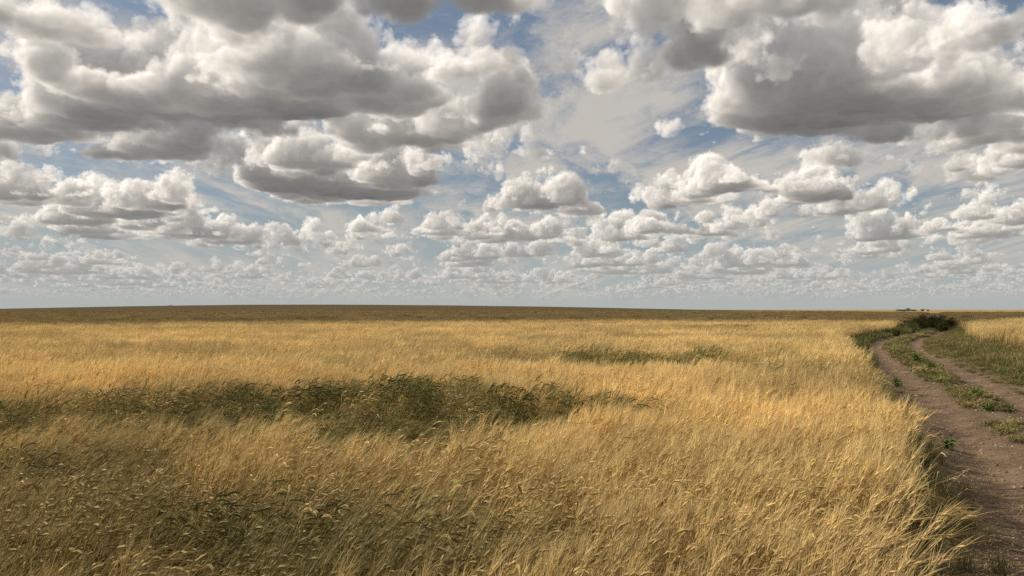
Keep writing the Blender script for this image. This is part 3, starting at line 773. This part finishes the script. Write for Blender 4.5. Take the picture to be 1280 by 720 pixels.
def stray_clump(n, hmin, hmax, y, d, label):
    x, yy, z = ground_z(y, d); root = empty('stray_stalks', (x, yy, z - .01), label, 'grass stalks', 'pale stalks at the edge of the wheat', rz=random.uniform(-.6, .6))
    for k in range(n):
        A, B = Patch(), Patch()
        az = random.gauss(.3, .8); h = rnd(hmin, hmax); l = rnd(.12, .38); d_ = np.array([math.cos(az), math.sin(az), 0]); b_ = d_ * rnd(0, .05); s_ = np.array([-d_[1], d_[0], 0])
        pt = [b_, b_ + d_ * l * .12 + np.array([0, 0, h * .4]), b_ + d_ * l * .45 + np.array([0, 0, h * .75]), b_ + d_ * l + np.array([0, 0, h * .95])]
        B.tube(pt, [.0022, .002, .0018, .0014], [.5, .7, .9, 1], .7, 3)
        e = [pt[-1], pt[-1] + d_ * .03 + np.array([0, 0, .012]), pt[-1] + d_ * .065, pt[-1] + d_ * .09 - np.array([0, 0, .02])]
        A.tube(e, [.002, .0055, .005, .001], [2] * 4, .8)
        st = B.build('stalk', M_dry); C.objects.link(st); st.parent = root
        ea = A.build('ear', M_dry); C.objects.link(ea); ea.parent = st
m, g = material('dry_straw'); own = attr(g, 'own')
finish(g, principled(g, g.mix(g.noise(pos(g), 30, 3), (.42, .34, .15, 1), (.62, .52, .28, 1)), .7, .3)); M_dry = m
edge_stalks = [(6.6, -1.55, 'pale oat stalks leaning out over the lane, lowest in the picture'), (7.6, -1.6, 'second clump of pale stalks from the front, leaning towards the left rut'),
 (9.0, -1.62, 'thin clump of pale stalks standing above the shadowed foot of the wheat'), (10.6, -1.65, 'tall pale stalks at the wheat edge where its shadow reaches the rut'),
 (13.0, -1.7, 'clump of pale stalks at the wheat edge halfway to the bend'), (17.5, -1.75, 'farthest clump of pale stalks sticking out from the wheat edge')]
for i, (y_, d__, lb) in enumerate(edge_stalks): stray_clump(5 + i % 3, .45, .8, y_, d__ - .3, lb)

m, g = material('stone'); n_ = g.noise(pos(g), 25, 6, .6)
finish(g, principled(g, g.ramp(n_, [(.3, (.20, .17, .13)), (.7, (.34, .30, .24))]), .85, .25, bump(g, n_, .6, .01))); M_stone = m
stones = [(16.9, -.15, .085, 'largest pale flat stone on the middle strip'), (15.6, .35, .045, 'small pale stone right of the largest one'), (12.2, -.55, .04, 'pale stone in the left rut below the largest one'),
 (22.5, -.3, .06, 'pale stone among the weeds near the bend'), (9.6, -.7, .035, 'small stone in the left rut nearest the viewer'), (18.3, .8, .05, 'pale stone in the right rut')]
for i, (y_, d__, r_, lb) in enumerate(stones):
    x, yy, z = ground_z(y_, d__); o = lump_mesh('stone', M_stone, .5, 12, 8, 20 + i); C.objects.link(o); o.location = (x, yy, z + r_ * .12); o.scale = (r_, r_ * .8, r_ * .8); o.rotation_euler = (0, 0, i * 1.1)
    tag(o, lb, 'stone', 'pale stones on the lane')

# ---------------------------------------------------------------- far-off farm sheds and a machine on the skyline
m, g = material('dark_boards'); finish(g, principled(g, g.mix(g.noise(pos(g), .6, 4), (.06, .05, .04, 1), (.12, .10, .08, 1)), .9, .1)); M_wall = m
m, g = material('roof_sheet'); finish(g, principled(g, g.mix(g.noise(pos(g), .5, 4), (.10, .08, .07, 1), (.17, .15, .13, 1)), .8, .2)); M_roof = m
m, g = material('whitewash'); finish(g, principled(g, g.mix(g.noise(pos(g), .5, 4), (.5, .47, .42, 1), (.62, .6, .55, 1)), .9, .1)); M_white = m
def box(name, x0, x1, y0, y1, z0, z1, mat, parent):
    V = [(x, y, z) for z in (z0, z1) for y in (y0, y1) for x in (x0, x1)]
    return mesh_np(name, V, [(0, 1, 3, 2), (4, 6, 7, 5), (0, 4, 5, 1), (1, 5, 7, 3), (3, 7, 6, 2), (2, 6, 4, 0)], mat, parent)
def shed(px, dist, L, Wd, h, rh, wall, label, z=None, doors=2):
    x = (px - 640) / F * dist; zz = float(terrain(x, dist)) if z is None else z
    r_ = empty('farm_shed', (x, dist, zz), label, 'shed', 'far-off farm sheds'); hl, hw = L / 2, Wd / 2
    w_ = box('wall', -hl, hl, -hw, hw, -.5, h, wall, r_)
    e = .6; V = [(-hl - e, -hw - e, h + .01), (hl + e, -hw - e, h + .01), (hl + e, hw + e, h + .01), (-hl - e, hw + e, h + .01), (-hl - e, 0, h + rh), (hl + e, 0, h + rh)]
    mesh_np('roof', V, [(0, 1, 5, 4), (3, 4, 5, 2), (0, 4, 3), (1, 2, 5), (0, 3, 2, 1)], M_roof, r_)
    for k in range(doors):
        c_ = -hl + L * (k + .5) / doors; box('door', c_ - 1.4, c_ + 1.4, -hw - .12, -hw - .003, 0, h * .75, M_roof, r_)
    return r_
shed(1126, 1500, 16, 8, 1.9, 1.3, M_wall, 'long low dark shed on the skyline left of the lane, end farthest left')
shed(1135, 1510, 6, 5, 3.2, 2.2, M_wall, 'tallest dark shed with a steep roof in the middle of the left group', doors=1)
shed(1141, 1490, 10, 7, 1.8, 1.2, M_wall, 'low dark shed at the right end of the left group on the skyline')
shed(1153, 1550, 5, 5, 2.6, 1.4, M_wall, 'small dark shed on the skyline just above the far thicket', doors=1)
shed(1158.5, 1560, 7, 6, 2.0, 1.2, M_white, 'small pale shed right of the dark one above the far thicket', doors=1)
# a combine far away on the left skyline
dist = 1500; x = (213 - 640) / F * dist; zz = float(terrain(x, dist))
cb = empty('combine_harvester', (x, dist, zz), 'tiny dark combine harvester on the left skyline above the shaded field', 'combine harvester')
box('body', -2.6, 2.6, -1.4, 1.4, 1.1, 3.4, M_wall, cb); box('cab', 2.62, 4.0, -1.2, 1.2, 1.8, 3.7, M_roof, cb); box('header', 4.1, 5.0, -3.0, 3.0, .3, 1.2, M_wall, cb)
for wx, wr in ((-1.9, .6), (2.2, .9)):
    for sy in (-1.7, 1.7):
        n_ = 20; V = [(wx + math.cos(a * 6.2832 / n_) * wr, sy + dd, wr + math.sin(a * 6.2832 / n_) * wr) for dd in (-.25, .25) for a in range(n_)]
        mesh_np('wheel', V, [(a, (a + 1) % n_, n_ + (a + 1) % n_, n_ + a) for a in range(n_)] + [tuple(range(n_)), tuple(range(2 * n_ - 1, n_ - 1, -1))], M_roof, cb)
